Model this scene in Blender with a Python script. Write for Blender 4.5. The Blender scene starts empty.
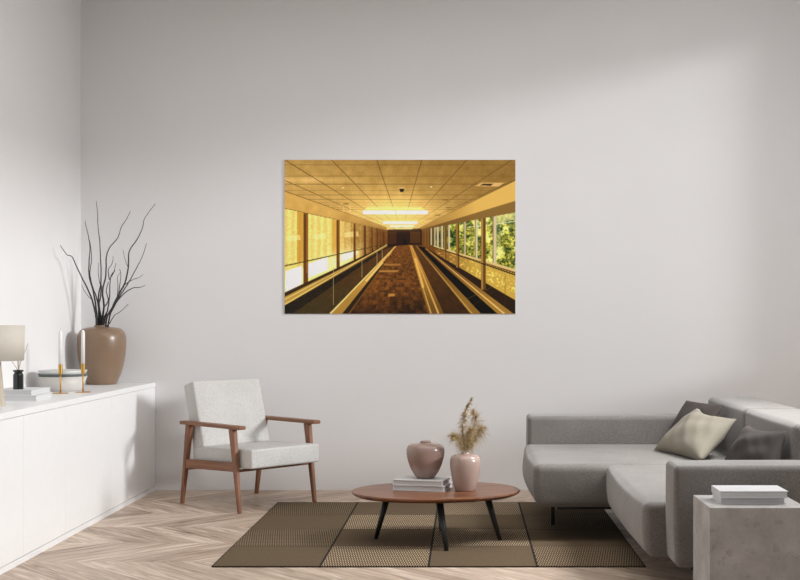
import bpy, bmesh, math, random
import numpy as np
from mathutils import Vector, Matrix

S = bpy.context.scene
COL = S.collection
R = math.radians

# ------------------------------------------------------------------ camera
cam_d = bpy.data.cameras.new('camera')
cam = bpy.data.objects.new('camera', cam_d)
COL.objects.link(cam)
cam.location = (0, 0, 1.2)
cam.rotation_euler = (R(90), 0, 0)
cam_d.sensor_width = 36
cam_d.lens = 54.0                 # 1200 px for an 800 px wide frame
cam_d.shift_x = -66 / 800
cam_d.shift_y = 30 / 800
cam_d.clip_end = 100
S.camera = cam

# ------------------------------------------------------------------ light and exposure
S.view_settings.view_transform = 'Standard'
S.view_settings.look = 'None'
S.view_settings.gamma = 1.0
S.view_settings.use_curve_mapping = False
S.view_settings.exposure = 0.12

world = bpy.data.worlds.new('world')
S.world = world
world.use_nodes = True
world.node_tree.nodes['Background'].inputs[0].default_value = (0.95, 0.97, 1.0, 1)
world.node_tree.nodes['Background'].inputs[1].default_value = 0.65

def sun(name, direction, energy, angle, color=(1, 1, 1)):
    d = bpy.data.lights.new(name, 'SUN')
    d.energy = energy; d.angle = R(angle); d.color = color
    o = bpy.data.objects.new(name, d); COL.objects.link(o)
    o.rotation_euler = Vector(direction).to_track_quat('-Z', 'Y').to_euler()
    o.location = (4, 4, 3)
    return o

def area(name, loc, direction, sx, sy, energy, color=(1, 1, 1)):
    d = bpy.data.lights.new(name, 'AREA')
    d.shape = 'RECTANGLE'; d.size = sx; d.size_y = sy; d.energy = energy; d.color = color
    o = bpy.data.objects.new(name, d); COL.objects.link(o)
    o.location = loc
    o.rotation_euler = Vector(direction).to_track_quat('-Z', 'Y').to_euler()
    return o

sun('sun', (-1.0, 0.37, -0.25), 1.68, 8, (0.98, 0.99, 1.0))
area('window_daylight', (3.25, 5.2, 2.25), (-1, -0.1, -0.25), 4.0, 2.2, 46, (0.985, 0.992, 1.0))
area('overhead_fill', (-0.45, 5.9, 3.45), (0, 0, -1), 2.6, 2.2, 34, (0.97, 0.985, 1.0))  # added fill from above for tops and floor, not a room fitting
down = area('sofa_top_fill', (2.45, 6.1, 3.45), (-0.42, 0.05, -1), 0.9, 1.8, 50, (0.98, 0.99, 1.0))  # added narrow fill from upper right, brightens the sofa tops
down.data.spread = R(70)
area('left_window_daylight', (-2.6, 1.6, 1.8), (1, 0.55, 0), 1.6, 1.8, 7, (1.0, 0.99, 0.98))

# ------------------------------------------------------------------ node helpers
def lin(c):
    return tuple(((x / 255) / 12.92 if x / 255 <= 0.04045 else ((x / 255 + 0.055) / 1.055) ** 2.4) for x in c)

class N:
    """little helper around a material's node tree"""
    def __init__(s, name, rough=0.6, metal=0.0, spec=0.5):
        s.m = bpy.data.materials.new(name); s.m.use_nodes = True
        s.t = s.m.node_tree; s.b = s.t.nodes['Principled BSDF']
        s.b.inputs['Roughness'].default_value = rough
        s.b.inputs['Metallic'].default_value = metal
        s.b.inputs['Specular IOR Level'].default_value = spec
    def node(s, kind, **kw):
        n = s.t.nodes.new(kind)
        for k, v in kw.items(): setattr(n, k, v)
        return n
    def put(s, sock, v):
        if v is None: return
        if hasattr(v, 'is_output'): s.t.links.new(v, sock)
        elif isinstance(v, (tuple, list)):
            sock.default_value = tuple(v) + ((1,) if len(sock.default_value) == 4 and len(v) == 3 else ())
        else: sock.default_value = v
    def ma(s, op, a, b=None, c=None):
        n = s.node('ShaderNodeMath', operation=op)
        s.put(n.inputs[0], a); s.put(n.inputs[1], b); s.put(n.inputs[2], c)
        return n.outputs[0]
    def coords(s, which='Object'):
        return s.node('ShaderNodeTexCoord').outputs[which]
    def geo(s):
        return s.node('ShaderNodeNewGeometry').outputs['Position']
    def sep(s, v):
        n = s.node('ShaderNodeSeparateXYZ'); s.put(n.inputs[0], v); return n.outputs
    def comb(s, x, y, z=0.0):
        n = s.node('ShaderNodeCombineXYZ')
        s.put(n.inputs[0], x); s.put(n.inputs[1], y); s.put(n.inputs[2], z); return n.outputs[0]
    def map(s, v, scale=(1, 1, 1), rot=(0, 0, 0), loc=(0, 0, 0)):
        n = s.node('ShaderNodeMapping'); s.put(n.inputs['Vector'], v)
        s.put(n.inputs['Scale'], scale); s.put(n.inputs['Rotation'], rot); s.put(n.inputs['Location'], loc)
        return n.outputs[0]
    def noise(s, v, scale, detail=3, rough=0.5, dist=0.0):
        n = s.node('ShaderNodeTexNoise'); s.put(n.inputs['Vector'], v)
        n.inputs['Scale'].default_value = scale; n.inputs['Detail'].default_value = detail
        n.inputs['Roughness'].default_value = rough; n.inputs['Distortion'].default_value = dist
        return n.outputs['Fac']
    def white(s, v):
        n = s.node('ShaderNodeTexWhiteNoise', noise_dimensions='3D'); s.put(n.inputs['Vector'], v)
        return n.outputs['Value']
    def ramp(s, f, stops):
        n = s.node('ShaderNodeValToRGB'); s.put(n.inputs[0], f)
        e = n.color_ramp.elements
        while len(e) < len(stops): e.new(0.5)
        for k, (p, c) in enumerate(stops):
            e[k].position = p; e[k].color = tuple(c) + (1,)
        return n.outputs[0]
    def mix(s, f, a, b, mode='MIX'):
        n = s.node('ShaderNodeMix', data_type='RGBA', blend_type=mode)
        s.put(n.inputs[0], f); s.put(n.inputs[6], a); s.put(n.inputs[7], b)
        return n.outputs[2]
    def color(s, c): s.put(s.b.inputs['Base Color'], c)
    def rough(s, c): s.put(s.b.inputs['Roughness'], c)
    def bump(s, h, strength=0.3, dist=0.002):
        n = s.node('ShaderNodeBump'); n.inputs['Strength'].default_value = strength
        n.inputs['Distance'].default_value = dist; s.put(n.inputs['Height'], h)
        s.put(s.b.inputs['Normal'], n.outputs[0])

def plain(name, c, rough=0.6, metal=0.0, spec=0.5, var=0.04, scale=20):
    n = N(name, rough, metal, spec)
    f = n.noise(n.coords(), scale, 3)
    a = tuple(x * (1 - var) for x in c); b = tuple(min(1, x * (1 + var)) for x in c)
    n.color(n.ramp(f, [(0.3, a), (0.7, b)]))
    return n.m

M = {}
# plaster wall
n = N('wall_plaster', 0.85, spec=0.2)
f = n.noise(n.geo(), 1.4, 5, 0.6)
n.color(n.ramp(f, [(0.3, (0.755, 0.741, 0.734)), (0.7, (0.775, 0.761, 0.754))]))
n.bump(n.noise(n.geo(), 90, 3), 0.04, 0.001)
M['wall'] = n.m
M['wall_dark'] = plain('low_bounce_wall', (0.30, 0.285, 0.275), 0.9)  # unseen front wall, tone made dark to cut bounced light
M['ceiling'] = plain('ceiling_paint', (0.86, 0.85, 0.845), 0.9, spec=0.1)

# chevron oak floor
n = N('chevron_oak', 0.42, spec=0.35)
p = n.sep(n.geo())
W = 0.50
u = n.ma('DIVIDE', n.ma('ADD', p[1], 20.0 * W - 6.46), W)
tri = n.ma('MULTIPLY', n.ma('PINGPONG', u, 1.0), W)
v = n.ma('DIVIDE', n.ma('ADD', n.ma('ADD', p[0], 10.0), n.ma('MULTIPLY', tri, 1.0)), 0.128)
col_i = n.ma('FLOOR', u); row_i = n.ma('FLOOR', v)
rnd = n.white(n.comb(col_i, row_i, 3.0))
rnd2 = n.white(n.comb(row_i, col_i, 9.0))
side = n.ma('SUBTRACT', n.ma('MULTIPLY', n.ma('FLOORED_MODULO', col_i, 2.0), 2.0), 1.0)
# coordinate along the plank and across it
vfrac = n.ma('FRACT', v); ufrac = n.ma('FRACT', u)
along = n.ma('ADD', n.ma('MULTIPLY', tri, 1.5), n.ma('MULTIPLY', rnd, 37.0))
across = n.ma('ADD', n.ma('MULTIPLY', vfrac, 0.095), n.ma('MULTIPLY', rnd2, 11.0))
gv = n.comb(n.ma('MULTIPLY', along, 1.6), n.ma('MULTIPLY', across, 22.0), rnd)
g1 = n.noise(gv, 1.6, 5, 0.6, 1.2)
g2 = n.noise(n.comb(n.ma('MULTIPLY', along, 6.0), n.ma('MULTIPLY', across, 160.0)), 1.0, 3, 0.6)
tone = n.ma('ADD', n.ma('MULTIPLY', g1, 0.85), n.ma('MULTIPLY', rnd, 0.16))
tone = n.ma('ADD', tone, n.ma('MULTIPLY', g2, 0.10))
c = n.ramp(tone, [(0.36, lin((132, 110, 93))), (0.48, lin((174, 152, 133))), (0.60, lin((198, 177, 158))), (0.74, lin((230, 213, 195)))])
seam = n.ma('LESS_THAN', n.ma('MINIMUM', vfrac, n.ma('SUBTRACT', 1.0, vfrac)), 0.010)
seam2 = n.ma('LESS_THAN', n.ma('MINIMUM', ufrac, n.ma('SUBTRACT', 1.0, ufrac)), 0.004)
sm = n.ma('MULTIPLY', n.ma('MAXIMUM', seam, seam2), 0.16)
n.color(n.mix(sm, c, lin((96, 76, 62))))
n.bump(n.ma('SUBTRACT', g2, n.ma('MAXIMUM', seam, seam2)), 0.08, 0.001)
M['floor'] = n.m

# rug: 4 x 4 blocks, dashed weave against plain weave, dark column lines
RX0, RX1, RY0, RY1 = -1.234, 0.871, 5.818, 7.865
n = N('flatweave_rug', 0.95, spec=0.1)
p = n.sep(n.geo())
cu = n.ma('MULTIPLY', n.ma('DIVIDE', n.ma('SUBTRACT', p[0], RX0), RX1 - RX0), 4.0)
cv = n.ma('MULTIPLY', n.ma('DIVIDE', n.ma('SUBTRACT', p[1], RY0), RY1 - RY0), 4.0)
ci = n.ma('FLOOR', cu); ri = n.ma('FLOOR', cv)
chk = n.ma('FLOORED_MODULO', n.ma('ADD', ci, ri), 2.0)     # 1 = dashed
yy = n.ma('DIVIDE', p[1], 0.042); yrow = n.ma('FLOOR', yy)
xx = n.ma('ADD', n.ma('DIVIDE', p[0], 0.0125), n.ma('MULTIPLY', n.ma('FLOORED_MODULO', yrow, 2.0), 0.5))
dash = n.ma('GREATER_THAN', n.ma('FRACT', xx), 0.42)
gap = n.ma('GREATER_THAN', n.ma('FRACT', yy), 0.18)
dash = n.ma('MULTIPLY', dash, gap)
fine = n.noise(n.map(n.geo(), (1, 1, 1)), 160, 2, 0.6)
rib = n.ma('FRACT', n.ma('DIVIDE', n.ma('ADD', p[1], n.ma('MULTIPLY', p[0], 0.4)), 0.016))
pl = n.ma('ADD', n.ma('MULTIPLY', fine, 0.8), n.ma('MULTIPLY', rib, 0.25))
plainc = n.ramp(pl, [(0.15, lin((72, 59, 45))), (0.85, lin((122, 105, 83)))])
colv = n.ma('ADD', n.ma('MULTIPLY', n.white(n.comb(ci, ri, 5.0)), 0.3), n.ma('MULTIPLY', n.ma('GREATER_THAN', n.ma('ABSOLUTE', n.ma('SUBTRACT', ci, 1.5)), 1.0), 0.5))
lightc = n.mix(colv, lin((178, 156, 128)), lin((112, 94, 73)))
dashc = n.mix(dash, lin((64, 54, 42)), lightc)
rc = n.mix(chk, plainc, dashc)
fu = n.ma('FRACT', cu); fv = n.ma('FRACT', cv)
lu = n.ma('LESS_THAN', n.ma('MINIMUM', fu, n.ma('SUBTRACT', 1.0, fu)), 0.010)
lv = n.ma('LESS_THAN', n.ma('MINIMUM', fv, n.ma('SUBTRACT', 1.0, fv)), 0.010)
rc = n.mix(n.ma('MAXIMUM', lu, n.ma('MULTIPLY', lv, 0.7)), rc, lin((38, 36, 34)))
n.color(rc)
n.bump(n.ma('ADD', n.ma('MULTIPLY', dash, chk), fine), 0.3, 0.002)
M['rug'] = n.m

def fabric(name, c, var=0.12, scale=260, bump=0.35, sheen=0.03):
    n = N(name, 0.95, spec=0.15)
    g = n.coords()
    w1 = n.noise(n.map(g, (1, 1, 3)), scale, 2, 0.7)
    w2 = n.noise(n.map(g, (3, 1, 1)), scale, 2, 0.7)
    w = n.ma('ADD', n.ma('MULTIPLY', w1, 0.5), n.ma('MULTIPLY', w2, 0.5))
    big = n.noise(g, 5, 3)
    w = n.ma('ADD', n.ma('MULTIPLY', w, 0.85), n.ma('MULTIPLY', big, 0.15))
    a = tuple(x * (1 - var * 2) for x in c); b = tuple(min(1, x * (1 + var * 2)) for x in c)
    n.color(n.ramp(w, [(0.40, a), (0.60, b)]))
    n.bump(w, bump, 0.002)
    n.b.inputs['Sheen Weight'].default_value = sheen
    return n.m

M['sofa'] = fabric('grey_wool', (0.205, 0.188, 0.174), 0.15, 150, sheen=0.3)
M['chair_fabric'] = fabric('light_boucle', (0.555, 0.54, 0.52), 0.09, 140, 0.5)
M['beige_linen'] = fabric('beige_linen', (0.25, 0.225, 0.18), 0.06, 300)
M['brown_linen'] = fabric('taupe_linen', (0.07, 0.059, 0.054), 0.06, 300)
M['dark_linen'] = fabric('dark_linen', (0.062, 0.053, 0.049), 0.06, 300)
M['shade'] = fabric('lamp_linen', (0.58, 0.54, 0.47), 0.04, 350, 0.15)

def wood(name, dark, light, rough=0.4, axis=0, scale=1.0):
    n = N(name, rough, spec=0.4)
    sc = [14, 14, 14]; sc[axis] = 1.2
    g = n.map(n.coords(), tuple(s * scale for s in sc))
    f1 = n.noise(g, 2.2, 5, 0.65, 0.6)
    sc2 = [90, 90, 90]; sc2[axis] = 3
    f2 = n.noise(n.map(n.coords(), tuple(s * scale for s in sc2)), 1.5, 2)
    f = n.ma('ADD', n.ma('MULTIPLY', f1, 0.8), n.ma('MULTIPLY', f2, 0.2))
    n.color(n.ramp(f, [(0.32, dark), (0.68, light)]))
    n.bump(f2, 0.05, 0.001)
    return n.m

M['walnut_top'] = wood('walnut_top', lin((78, 44, 28)), lin((146, 95, 64)), 0.32, 0)
M['walnut_x'] = wood('walnut_lengthwise', lin((98, 60, 40)), lin((152, 105, 75)), 0.45, 0)
M['walnut_z'] = wood('walnut_upright', lin((98, 60, 40)), lin((152, 105, 75)), 0.45, 2)
M['lamp_wood'] = wood('pale_ash', (0.42, 0.36, 0.28), (0.55, 0.48, 0.39), 0.6, 2)
M['lacquer'] = plain('white_lacquer', (0.86, 0.86, 0.86), 0.35, var=0.01)
M['lacquer_in'] = plain('white_board', (0.72, 0.72, 0.72), 0.6, var=0.01)
M['black_leg'] = plain('black_stained_wood', (0.012, 0.013, 0.014), 0.45, var=0.2)
M['black_metal'] = plain('black_metal', (0.015, 0.015, 0.016), 0.4, spec=0.5)
M['big_vase'] = plain('brown_glaze', lin((131, 108, 87)), 0.30, var=0.04, scale=6)
M['blush_dark'] = plain('mauve_glaze', lin((154, 130, 120)), 0.16, var=0.03, scale=5)
M['blush_light'] = plain('blush_glaze', lin((178, 155, 144)), 0.16, var=0.03, scale=5)
M['vase_dark'] = plain('vase_inside', (0.03, 0.025, 0.02), 0.8)
M['cream_bowl'] = plain('cream_stoneware', (0.60, 0.575, 0.54), 0.45)
M['green_bowl'] = plain('grey_green_stoneware', (0.12, 0.145, 0.14), 0.45)
M['white_bowl'] = plain('white_stoneware', (0.66, 0.66, 0.64), 0.4)
M['brass'] = plain('brushed_brass', (0.62, 0.38, 0.10), 0.32, metal=1.0)
M['wax'] = plain('white_wax', (0.80, 0.79, 0.77), 0.5, var=0.01)
M['wick'] = plain('wick', (0.25, 0.23, 0.2), 0.9)
M['black_glass'] = plain('black_glass', (0.012, 0.013, 0.013), 0.12, spec=0.7)
M['reed'] = plain('rattan_reed', (0.45, 0.33, 0.22), 0.8)
M['branch'] = plain('dark_bark', (0.045, 0.042, 0.042), 0.9, var=0.3, scale=60)
M['cover'] = plain('white_book_cover', (0.68, 0.68, 0.68), 0.5, var=0.01)
n = N('book_pages', 0.9)
f = n.noise(n.map(n.coords(), (2, 2, 400)), 3, 2)
n.color(n.ramp(f, [(0.35, (0.56, 0.56, 0.56)), (0.65, (0.70, 0.70, 0.69))]))
M['pages'] = n.m
n = N('pampas_plume', 0.95, spec=0.1)
f = n.noise(n.coords(), 30, 2)
n.color(n.ramp(f, [(0.3, lin((140, 116, 78))), (0.7, lin((206, 184, 142)))]))
M['plume'] = n.m
# concrete
n = N('concrete', 0.5, spec=0.5)
g = n.coords()
f1 = n.noise(g, 6, 6, 0.65)
vo = n.node('ShaderNodeTexVoronoi'); n.put(vo.inputs['Vector'], n.map(g, (1, 1, 1))); vo.inputs['Scale'].default_value = 75
f2 = n.noise(g, 26, 4, 0.6)
spots = n.ma('MULTIPLY', n.ma('LESS_THAN', vo.outputs['Distance'], 0.26), n.ma('GREATER_THAN', f2, 0.53))
base = n.ramp(f1, [(0.35, (0.38, 0.362, 0.347)), (0.65, (0.56, 0.54, 0.52))])
base = n.mix(n.ma('MULTIPLY', n.ma('GREATER_THAN', f2, 0.60), 0.25), base, (0.20, 0.19, 0.185))
n.color(n.mix(n.ma('MULTIPLY', spots, 0.22), base, (0.15, 0.145, 0.14)))
n.bump(f2, 0.1, 0.001)
M['concrete'] = n.m

# ------------------------------------------------------------------ mesh helpers
def link(name, bm, mat, parent=None, smooth=False, loc=None, rot=None):
    bmesh.ops.recalc_face_normals(bm, faces=bm.faces)
    me = bpy.data.meshes.new(name)
    bm.to_mesh(me); bm.free()
    if isinstance(mat, (list, tuple)):
        for m_ in mat: me.materials.append(M[m_])
    else: me.materials.append(M[mat])
    if smooth:
        me.polygons.foreach_set('use_smooth', [True] * len(me.polygons))
    o = bpy.data.objects.new(name, me); COL.objects.link(o)
    if parent: o.parent = parent
    if loc: o.location = loc
    if rot: o.rotation_euler = rot
    return o

def thing(name, label, cat, loc=(0, 0, 0), rz=0, group=None):
    o = bpy.data.objects.new(name, None); COL.objects.link(o)
    o.empty_display_size = 0.05
    o.location = loc; o.rotation_euler = (0, 0, rz)
    return tag(o, label, cat, group)

def tag(o, label, cat, group=None):
    o['label'] = label; o['category'] = cat
    if group: o['group'] = group
    return o

def box(bm, x0, x1, y0, y1, z0, z1, bev=0.0, seg=2):
    t = bmesh.new()
    bmesh.ops.create_cube(t, size=1)
    for v_ in t.verts:
        v_.co = Vector(((x0 + x1) / 2 + v_.co.x * (x1 - x0), (y0 + y1) / 2 + v_.co.y * (y1 - y0), (z0 + z1) / 2 + v_.co.z * (z1 - z0)))
    if bev > 0:
        bmesh.ops.bevel(t, geom=list(t.edges), offset=bev, segments=seg, affect='EDGES', profile=0.5)
    join(bm, t)
    return bm

def join(bm, t):
    vm = {}
    for v_ in t.verts: vm[v_] = bm.verts.new(v_.co)
    for f_ in t.faces:
        nf = bm.faces.new([vm[v_] for v_ in f_.verts]); nf.smooth = f_.smooth; nf.material_index = f_.material_index
    t.free()

def newbox(*a, **k): return box(bmesh.new(), *a, **k)

def lathe(profile, seg=48, center=(0, 0)):
    bm = bmesh.new(); rings = []
    for r, z in profile:
        if r < 1e-5: rings.append([bm.verts.new((center[0], center[1], z))])
        else: rings.append([bm.verts.new((center[0] + r * math.cos(2 * math.pi * k / seg), center[1] + r * math.sin(2 * math.pi * k / seg), z)) for k in range(seg)])
    for a, b in zip(rings, rings[1:]):
        for k in range(seg):
            k2 = (k + 1) % seg
            if len(a) == 1 and len(b) == 1: continue
            if len(a) == 1: bm.faces.new((a[0], b[k], b[k2]))
            elif len(b) == 1: bm.faces.new((a[k], a[k2], b[0]))
            else: bm.faces.new((a[k], a[k2], b[k2], b[k]))
    return bm

def spline(pts, n=8):
    """Catmull-Rom through profile points"""
    out = []
    P = [pts[0]] + list(pts) + [pts[-1]]
    for i in range(1, len(P) - 2):
        for k in range(n):
            t = k / n
            q = []
            for d in range(len(pts[0])):
                p0, p1, p2, p3 = P[i - 1][d], P[i][d], P[i + 1][d], P[i + 2][d]
                q.append(0.5 * (2 * p1 + (p2 - p0) * t + (2 * p0 - 5 * p1 + 4 * p2 - p3) * t * t + (3 * p1 - p0 - 3 * p2 + p3) * t ** 3))
            out.append(tuple(q))
    out.append(tuple(pts[-1]))
    return out

def tube(bm, pts, radii, seg=8, cap=True):
    pts = [Vector(p) for p in pts]; rings = []
    ref = None
    for i, p in enumerate(pts):
        d = (pts[min(i + 1, len(pts) - 1)] - pts[max(i - 1, 0)]).normalized()
        if ref is None: ref = d.orthogonal().normalized()
        a = (ref - d * ref.dot(d)).normalized(); ref = a; b = d.cross(a)
        rr = radii[i] if isinstance(radii, (list, tuple)) else radii
        rings.append([bm.verts.new(p + (a * math.cos(2 * math.pi * k / seg) + b * math.sin(2 * math.pi * k / seg)) * rr) for k in range(seg)])
    for a, b in zip(rings, rings[1:]):
        for k in range(seg): bm.faces.new((a[k], a[(k + 1) % seg], b[(k + 1) % seg], b[k]))
    if cap:
        bm.faces.new(rings[0]); bm.faces.new(list(reversed(rings[-1])))
    return bm

def soft_box(x0, x1, y0, y1, z0, z1, r=0.04, bulge=(0.01, 0.01, 0.01), n=18, warp=None):
    """upholstered block: rounded edges, faces that swell, optional warp(p, unit) -> p"""
    bm = bmesh.new(); cache = {}
    c = Vector(((x0 + x1) / 2, (y0 + y1) / 2, (z0 + z1) / 2)); h = Vector(((x1 - x0) / 2, (y1 - y0) / 2, (z1 - z0) / 2))
    def remap(t, hh):   # concentrate samples near the edges
        e = min(0.45, 1.3 * r / hh)
        s = abs(t); k = 0.45
        m = (1 - e) * s / (1 - k) if s < 1 - k else (1 - e) + e * (s - (1 - k)) / k
        return math.copysign(m, t)
    def vert(i, j, k):
        key = (i, j, k)
        if key not in cache:
            q = Vector((remap(2 * i / n - 1, h.x), remap(2 * j / n - 1, h.y), remap(2 * k / n - 1, h.z)))
            p = Vector((q.x * h.x, q.y * h.y, q.z * h.z))
            inner = Vector([max(-(h[a] - r), min(h[a] - r, p[a])) for a in range(3)])
            d = p - inner
            if d.length > 1e-9: p = inner + d.normalized() * r * min(1, d.length / r if d.length < r else 1)
            for a in range(3):
                b_, c_ = (a + 1) % 3, (a + 2) % 3
                p[a] += bulge[a] * (1 - q[b_] ** 2) * (1 - q[c_] ** 2) * q[a]
            if warp: p = warp(p, q)
            cache[key] = bm.verts.new(c + p)
        return cache[key]
    for i in range(n):
        for j in range(n):
            for s in (0, n):
                bm.faces.new((vert(i, j, s), vert(i + 1, j, s), vert(i + 1, j + 1, s), vert(i, j + 1, s)))
                bm.faces.new((vert(i, s, j), vert(i + 1, s, j), vert(i + 1, s, j + 1), vert(i, s, j + 1)))
                bm.faces.new((vert(s, i, j), vert(s, i + 1, j), vert(s, i + 1, j + 1), vert(s, i, j + 1)))
    return bm

# ------------------------------------------------------------------ room
LX, BY, RXW, CZ = -2.718, 8.47, 3.1, 3.52
def struct(name, bm, mat):
    o = link(name, bm, mat); o['kind'] = 'structure'; return o
struct('floor', newbox(LX - 0.2, RXW + 0.2, -1.5, BY + 0.2, -0.1, 0.0), 'floor')
struct('wall_back', newbox(LX - 0.2, RXW + 0.2, BY, BY + 0.2, 0.0, CZ), 'wall')
struct('wall_left', newbox(LX - 0.2, LX, 2.6, BY, 0.0, CZ), 'wall')
struct('wall_front', newbox(LX - 0.2, RXW + 0.2, -1.7, -1.5, 0.0, CZ), 'wall_dark')
struct('ceiling', newbox(LX - 0.2, RXW + 0.2, -1.5, BY + 0.2, CZ, CZ + 0.15), 'ceiling')
WY0, WY1, WZ0, WZ1 = 3.1, 8.03, 1.1, 3.46      # window opening in the right wall
bm = newbox(RXW, RXW + 0.2, WY1, BY, 0, CZ)
box(bm, RXW, RXW + 0.2, -1.5, WY0, 0, CZ)
box(bm, RXW, RXW + 0.2, WY0, WY1, 0, WZ0)
box(bm, RXW, RXW + 0.2, WY0, WY1, WZ1, CZ)
struct('wall_right', bm, 'wall')

# ------------------------------------------------------------------ rug
bm = newbox(RX0, RX1, RY0, RY1, 0.0, 0.007)
tag(link('area_rug', bm, 'rug'), 'brown and beige flatwoven checked rug lying under the coffee table', 'rug')

# ------------------------------------------------------------------ sofa
sofa = thing('sectional_sofa', 'grey upholstered corner sofa with a deep chaise, standing partly on the rug', 'sofa', (1.2, 6.3, 0))
OFF = Vector((-1.2, -6.3, 0))
def sofa_part(name, bm, mat='sofa', smooth=True):
    bmesh.ops.translate(bm, verts=bm.verts, vec=OFF)
    return link(name, bm, mat, sofa, smooth)
ZS, ZB = 0.424, 0.19
def under(amount_x, amount_y=0.0):
    def w(p, q):
        t = max(0.0, -q.z) ** 1.6
        p.x += amount_x * t * max(0.0, -q.x) ** 3
        p.y += amount_y * t * max(0.0, -q.y) ** 3
        return p
    return w
sofa_part('seat_cushion', soft_box(0.365, 1.60, 6.45, 7.52, ZB, ZS, 0.036, (0.032, 0.012, 0.008), warp=under(0.018, 0.006)))
sofa_part('seat_cushion', soft_box(0.754, 1.60, 5.09, 6.452, ZB, ZS, 0.036, (0.03, 0.0, 0.008), warp=under(0.014, 0.0)))
sofa_part('armrest', soft_box(0.388, 1.60, 7.50, 7.74, ZB, 0.597, 0.024, (0.004, 0.004, 0.008)))
sofa_part('armrest', soft_box(0.848, 1.90, 4.88, 5.11, ZB, 0.605, 0.022, (0.006, 0.006, 0.006), warp=under(0.006, 0.004)))
sofa_part('backrest', soft_box(1.555, 1.88, 6.712, 7.74, ZB, 0.705, 0.035, (0.01, 0.0, 0.006)))
sofa_part('backrest', soft_box(1.555, 1.88, 5.69, 6.708, ZB, 0.705, 0.035, (0.01, 0.006, 0.006)))
fr = newbox(0.50, 1.80, 6.56, 7.62, 0.165, 0.20); box(fr, 0.93, 1.80, 4.96, 6.56, 0.165, 0.20)
sofa_part('frame', fr, 'black_metal', False)
for x, y in ((0.505, 6.99), (0.62, 7.6), (0.955, 4.985), (1.78, 4.985), (1.78, 7.6)):
    sofa_part('leg', newbox(x - 0.012, x + 0.012, y - 0.018, y + 0.018, 0.007 if y > 5.7 and x < 0.871 else 0.0, 0.18, bev=0.003), 'black_metal', False)

def pillow(name, mat, c00, c10, c11, c01, thick, label, sag=0.04, seed=1, dent=0.0):
    """square cushion from its four corners: far bottom, near bottom, near top, far top"""
    P = [Vector(c) for c in (c00, c10, c11, c01)]
    nrm = ((P[1] - P[0]).cross(P[3] - P[0])).normalized()
    bm = bmesh.new(); n_ = 28; rs = random.Random(seed)
    ph = [rs.uniform(0, 6.28) for _ in range(6)]
    ctr = sum(P, Vector()) / 4
    def pt(i, j, side):
        a, b = i / n_, j / n_
        u_, v_ = 2 * a - 1, 2 * b - 1
        p = (P[0] * (1 - a) + P[1] * a) * (1 - b) + (P[3] * (1 - a) + P[2] * a) * b
        # edges pulled inwards between the corners
        up = (P[3] - P[0]); al = (P[1] - P[0])
        p = p - al * (u_ * sag * (1 - v_ * v_)) - up * (v_ * (sag + dent * (b > 0.5)) * (1 - u_ * u_))
        h = ((1 - u_ ** 2) * (1 - v_ ** 2)) ** 0.48 if abs(u_) < 1 and abs(v_) < 1 else 0.0
        wr = 1 + 0.05 * math.sin(5 * u_ + 3 * v_ + ph[0]) + 0.05 * math.sin(7 * v_ - 4 * u_ + ph[1]) + 0.03 * math.sin(13 * u_ + 6 * v_ + ph[2])
        return p + nrm * (side * thick / 2 * h * wr)
    for side in (1, -1):
        g = [[bm.verts.new(pt(i, j, side)) for j in range(n_ + 1)] for i in range(n_ + 1)]
        for i in range(n_):
            for j in range(n_): bm.faces.new((g[i][j], g[i + 1][j], g[i + 1][j + 1], g[i][j + 1]))
    bmesh.ops.remove_doubles(bm, verts=bm.verts, dist=1e-5)
    zmin = min(v_.co.z for v_ in bm.verts)
    o = link(name, bm, mat, None, True)
    return tag(o, label, 'cushion')
pillow('throw_pillow', 'beige_linen', (1.105, 7.06, 0.437), (1.27, 6.48, 0.44), (1.515, 6.72, 0.645), (1.40, 7.22, 0.672), 0.17,
       'pale beige throw pillow, the only light one on the grey sofa', 0.03, 3, 0.09)
pillow('throw_pillow', 'brown_linen', (1.22, 7.44, 0.45), (1.37, 7.00, 0.45), (1.53, 7.12, 0.698), (1.37, 7.465, 0.70), 0.085,
       'taupe throw pillow in the far sofa corner, half hidden behind the beige pillow', 0.02, 5)
pillow('throw_pillow', 'dark_linen', (1.30, 6.12, 0.44), (1.44, 5.62, 0.44), (1.535, 5.75, 0.668), (1.45, 6.19, 0.663), 0.14,
       'dark taupe throw pillow leaning on the backrest just behind the near armrest', 0.03, 8, 0.07)

# ------------------------------------------------------------------ sideboard
sb = thing('sideboard', 'long low white handleless sideboard running along the left wall', 'sideboard', (-2.454, 6.4, 0))
SBO = Vector((2.454, -6.4, 0))
def sb_part(name, bm, mat='lacquer'):
    bmesh.ops.translate(bm, verts=bm.verts, vec=SBO); return link(name, bm, mat, sb)
FX = -2.19
sb_part('body', newbox(LX + 0.004, FX - 0.022, 4.43, BY - 0.006, 0.0, 0.727), 'lacquer_in')
sb_part('top_panel', newbox(LX + 0.004, FX, 4.40, BY - 0.004, 0.7283, 0.76, bev=0.0015))
sb_part('plinth', newbox(FX - 0.022, FX - 0.001, 4.42, BY - 0.004, 0.0, 0.030))
cuts = [4.42, 4.70, 5.314, 5.944, 6.574, 7.416, 8.02, BY - 0.004]
for a, b in zip(cuts, cuts[1:]):
    sb_part('door', newbox(FX - 0.02, FX - 0.002, a + 0.0012, b - 0.0012, 0.0325, 0.7265, bev=0.001))

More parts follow.
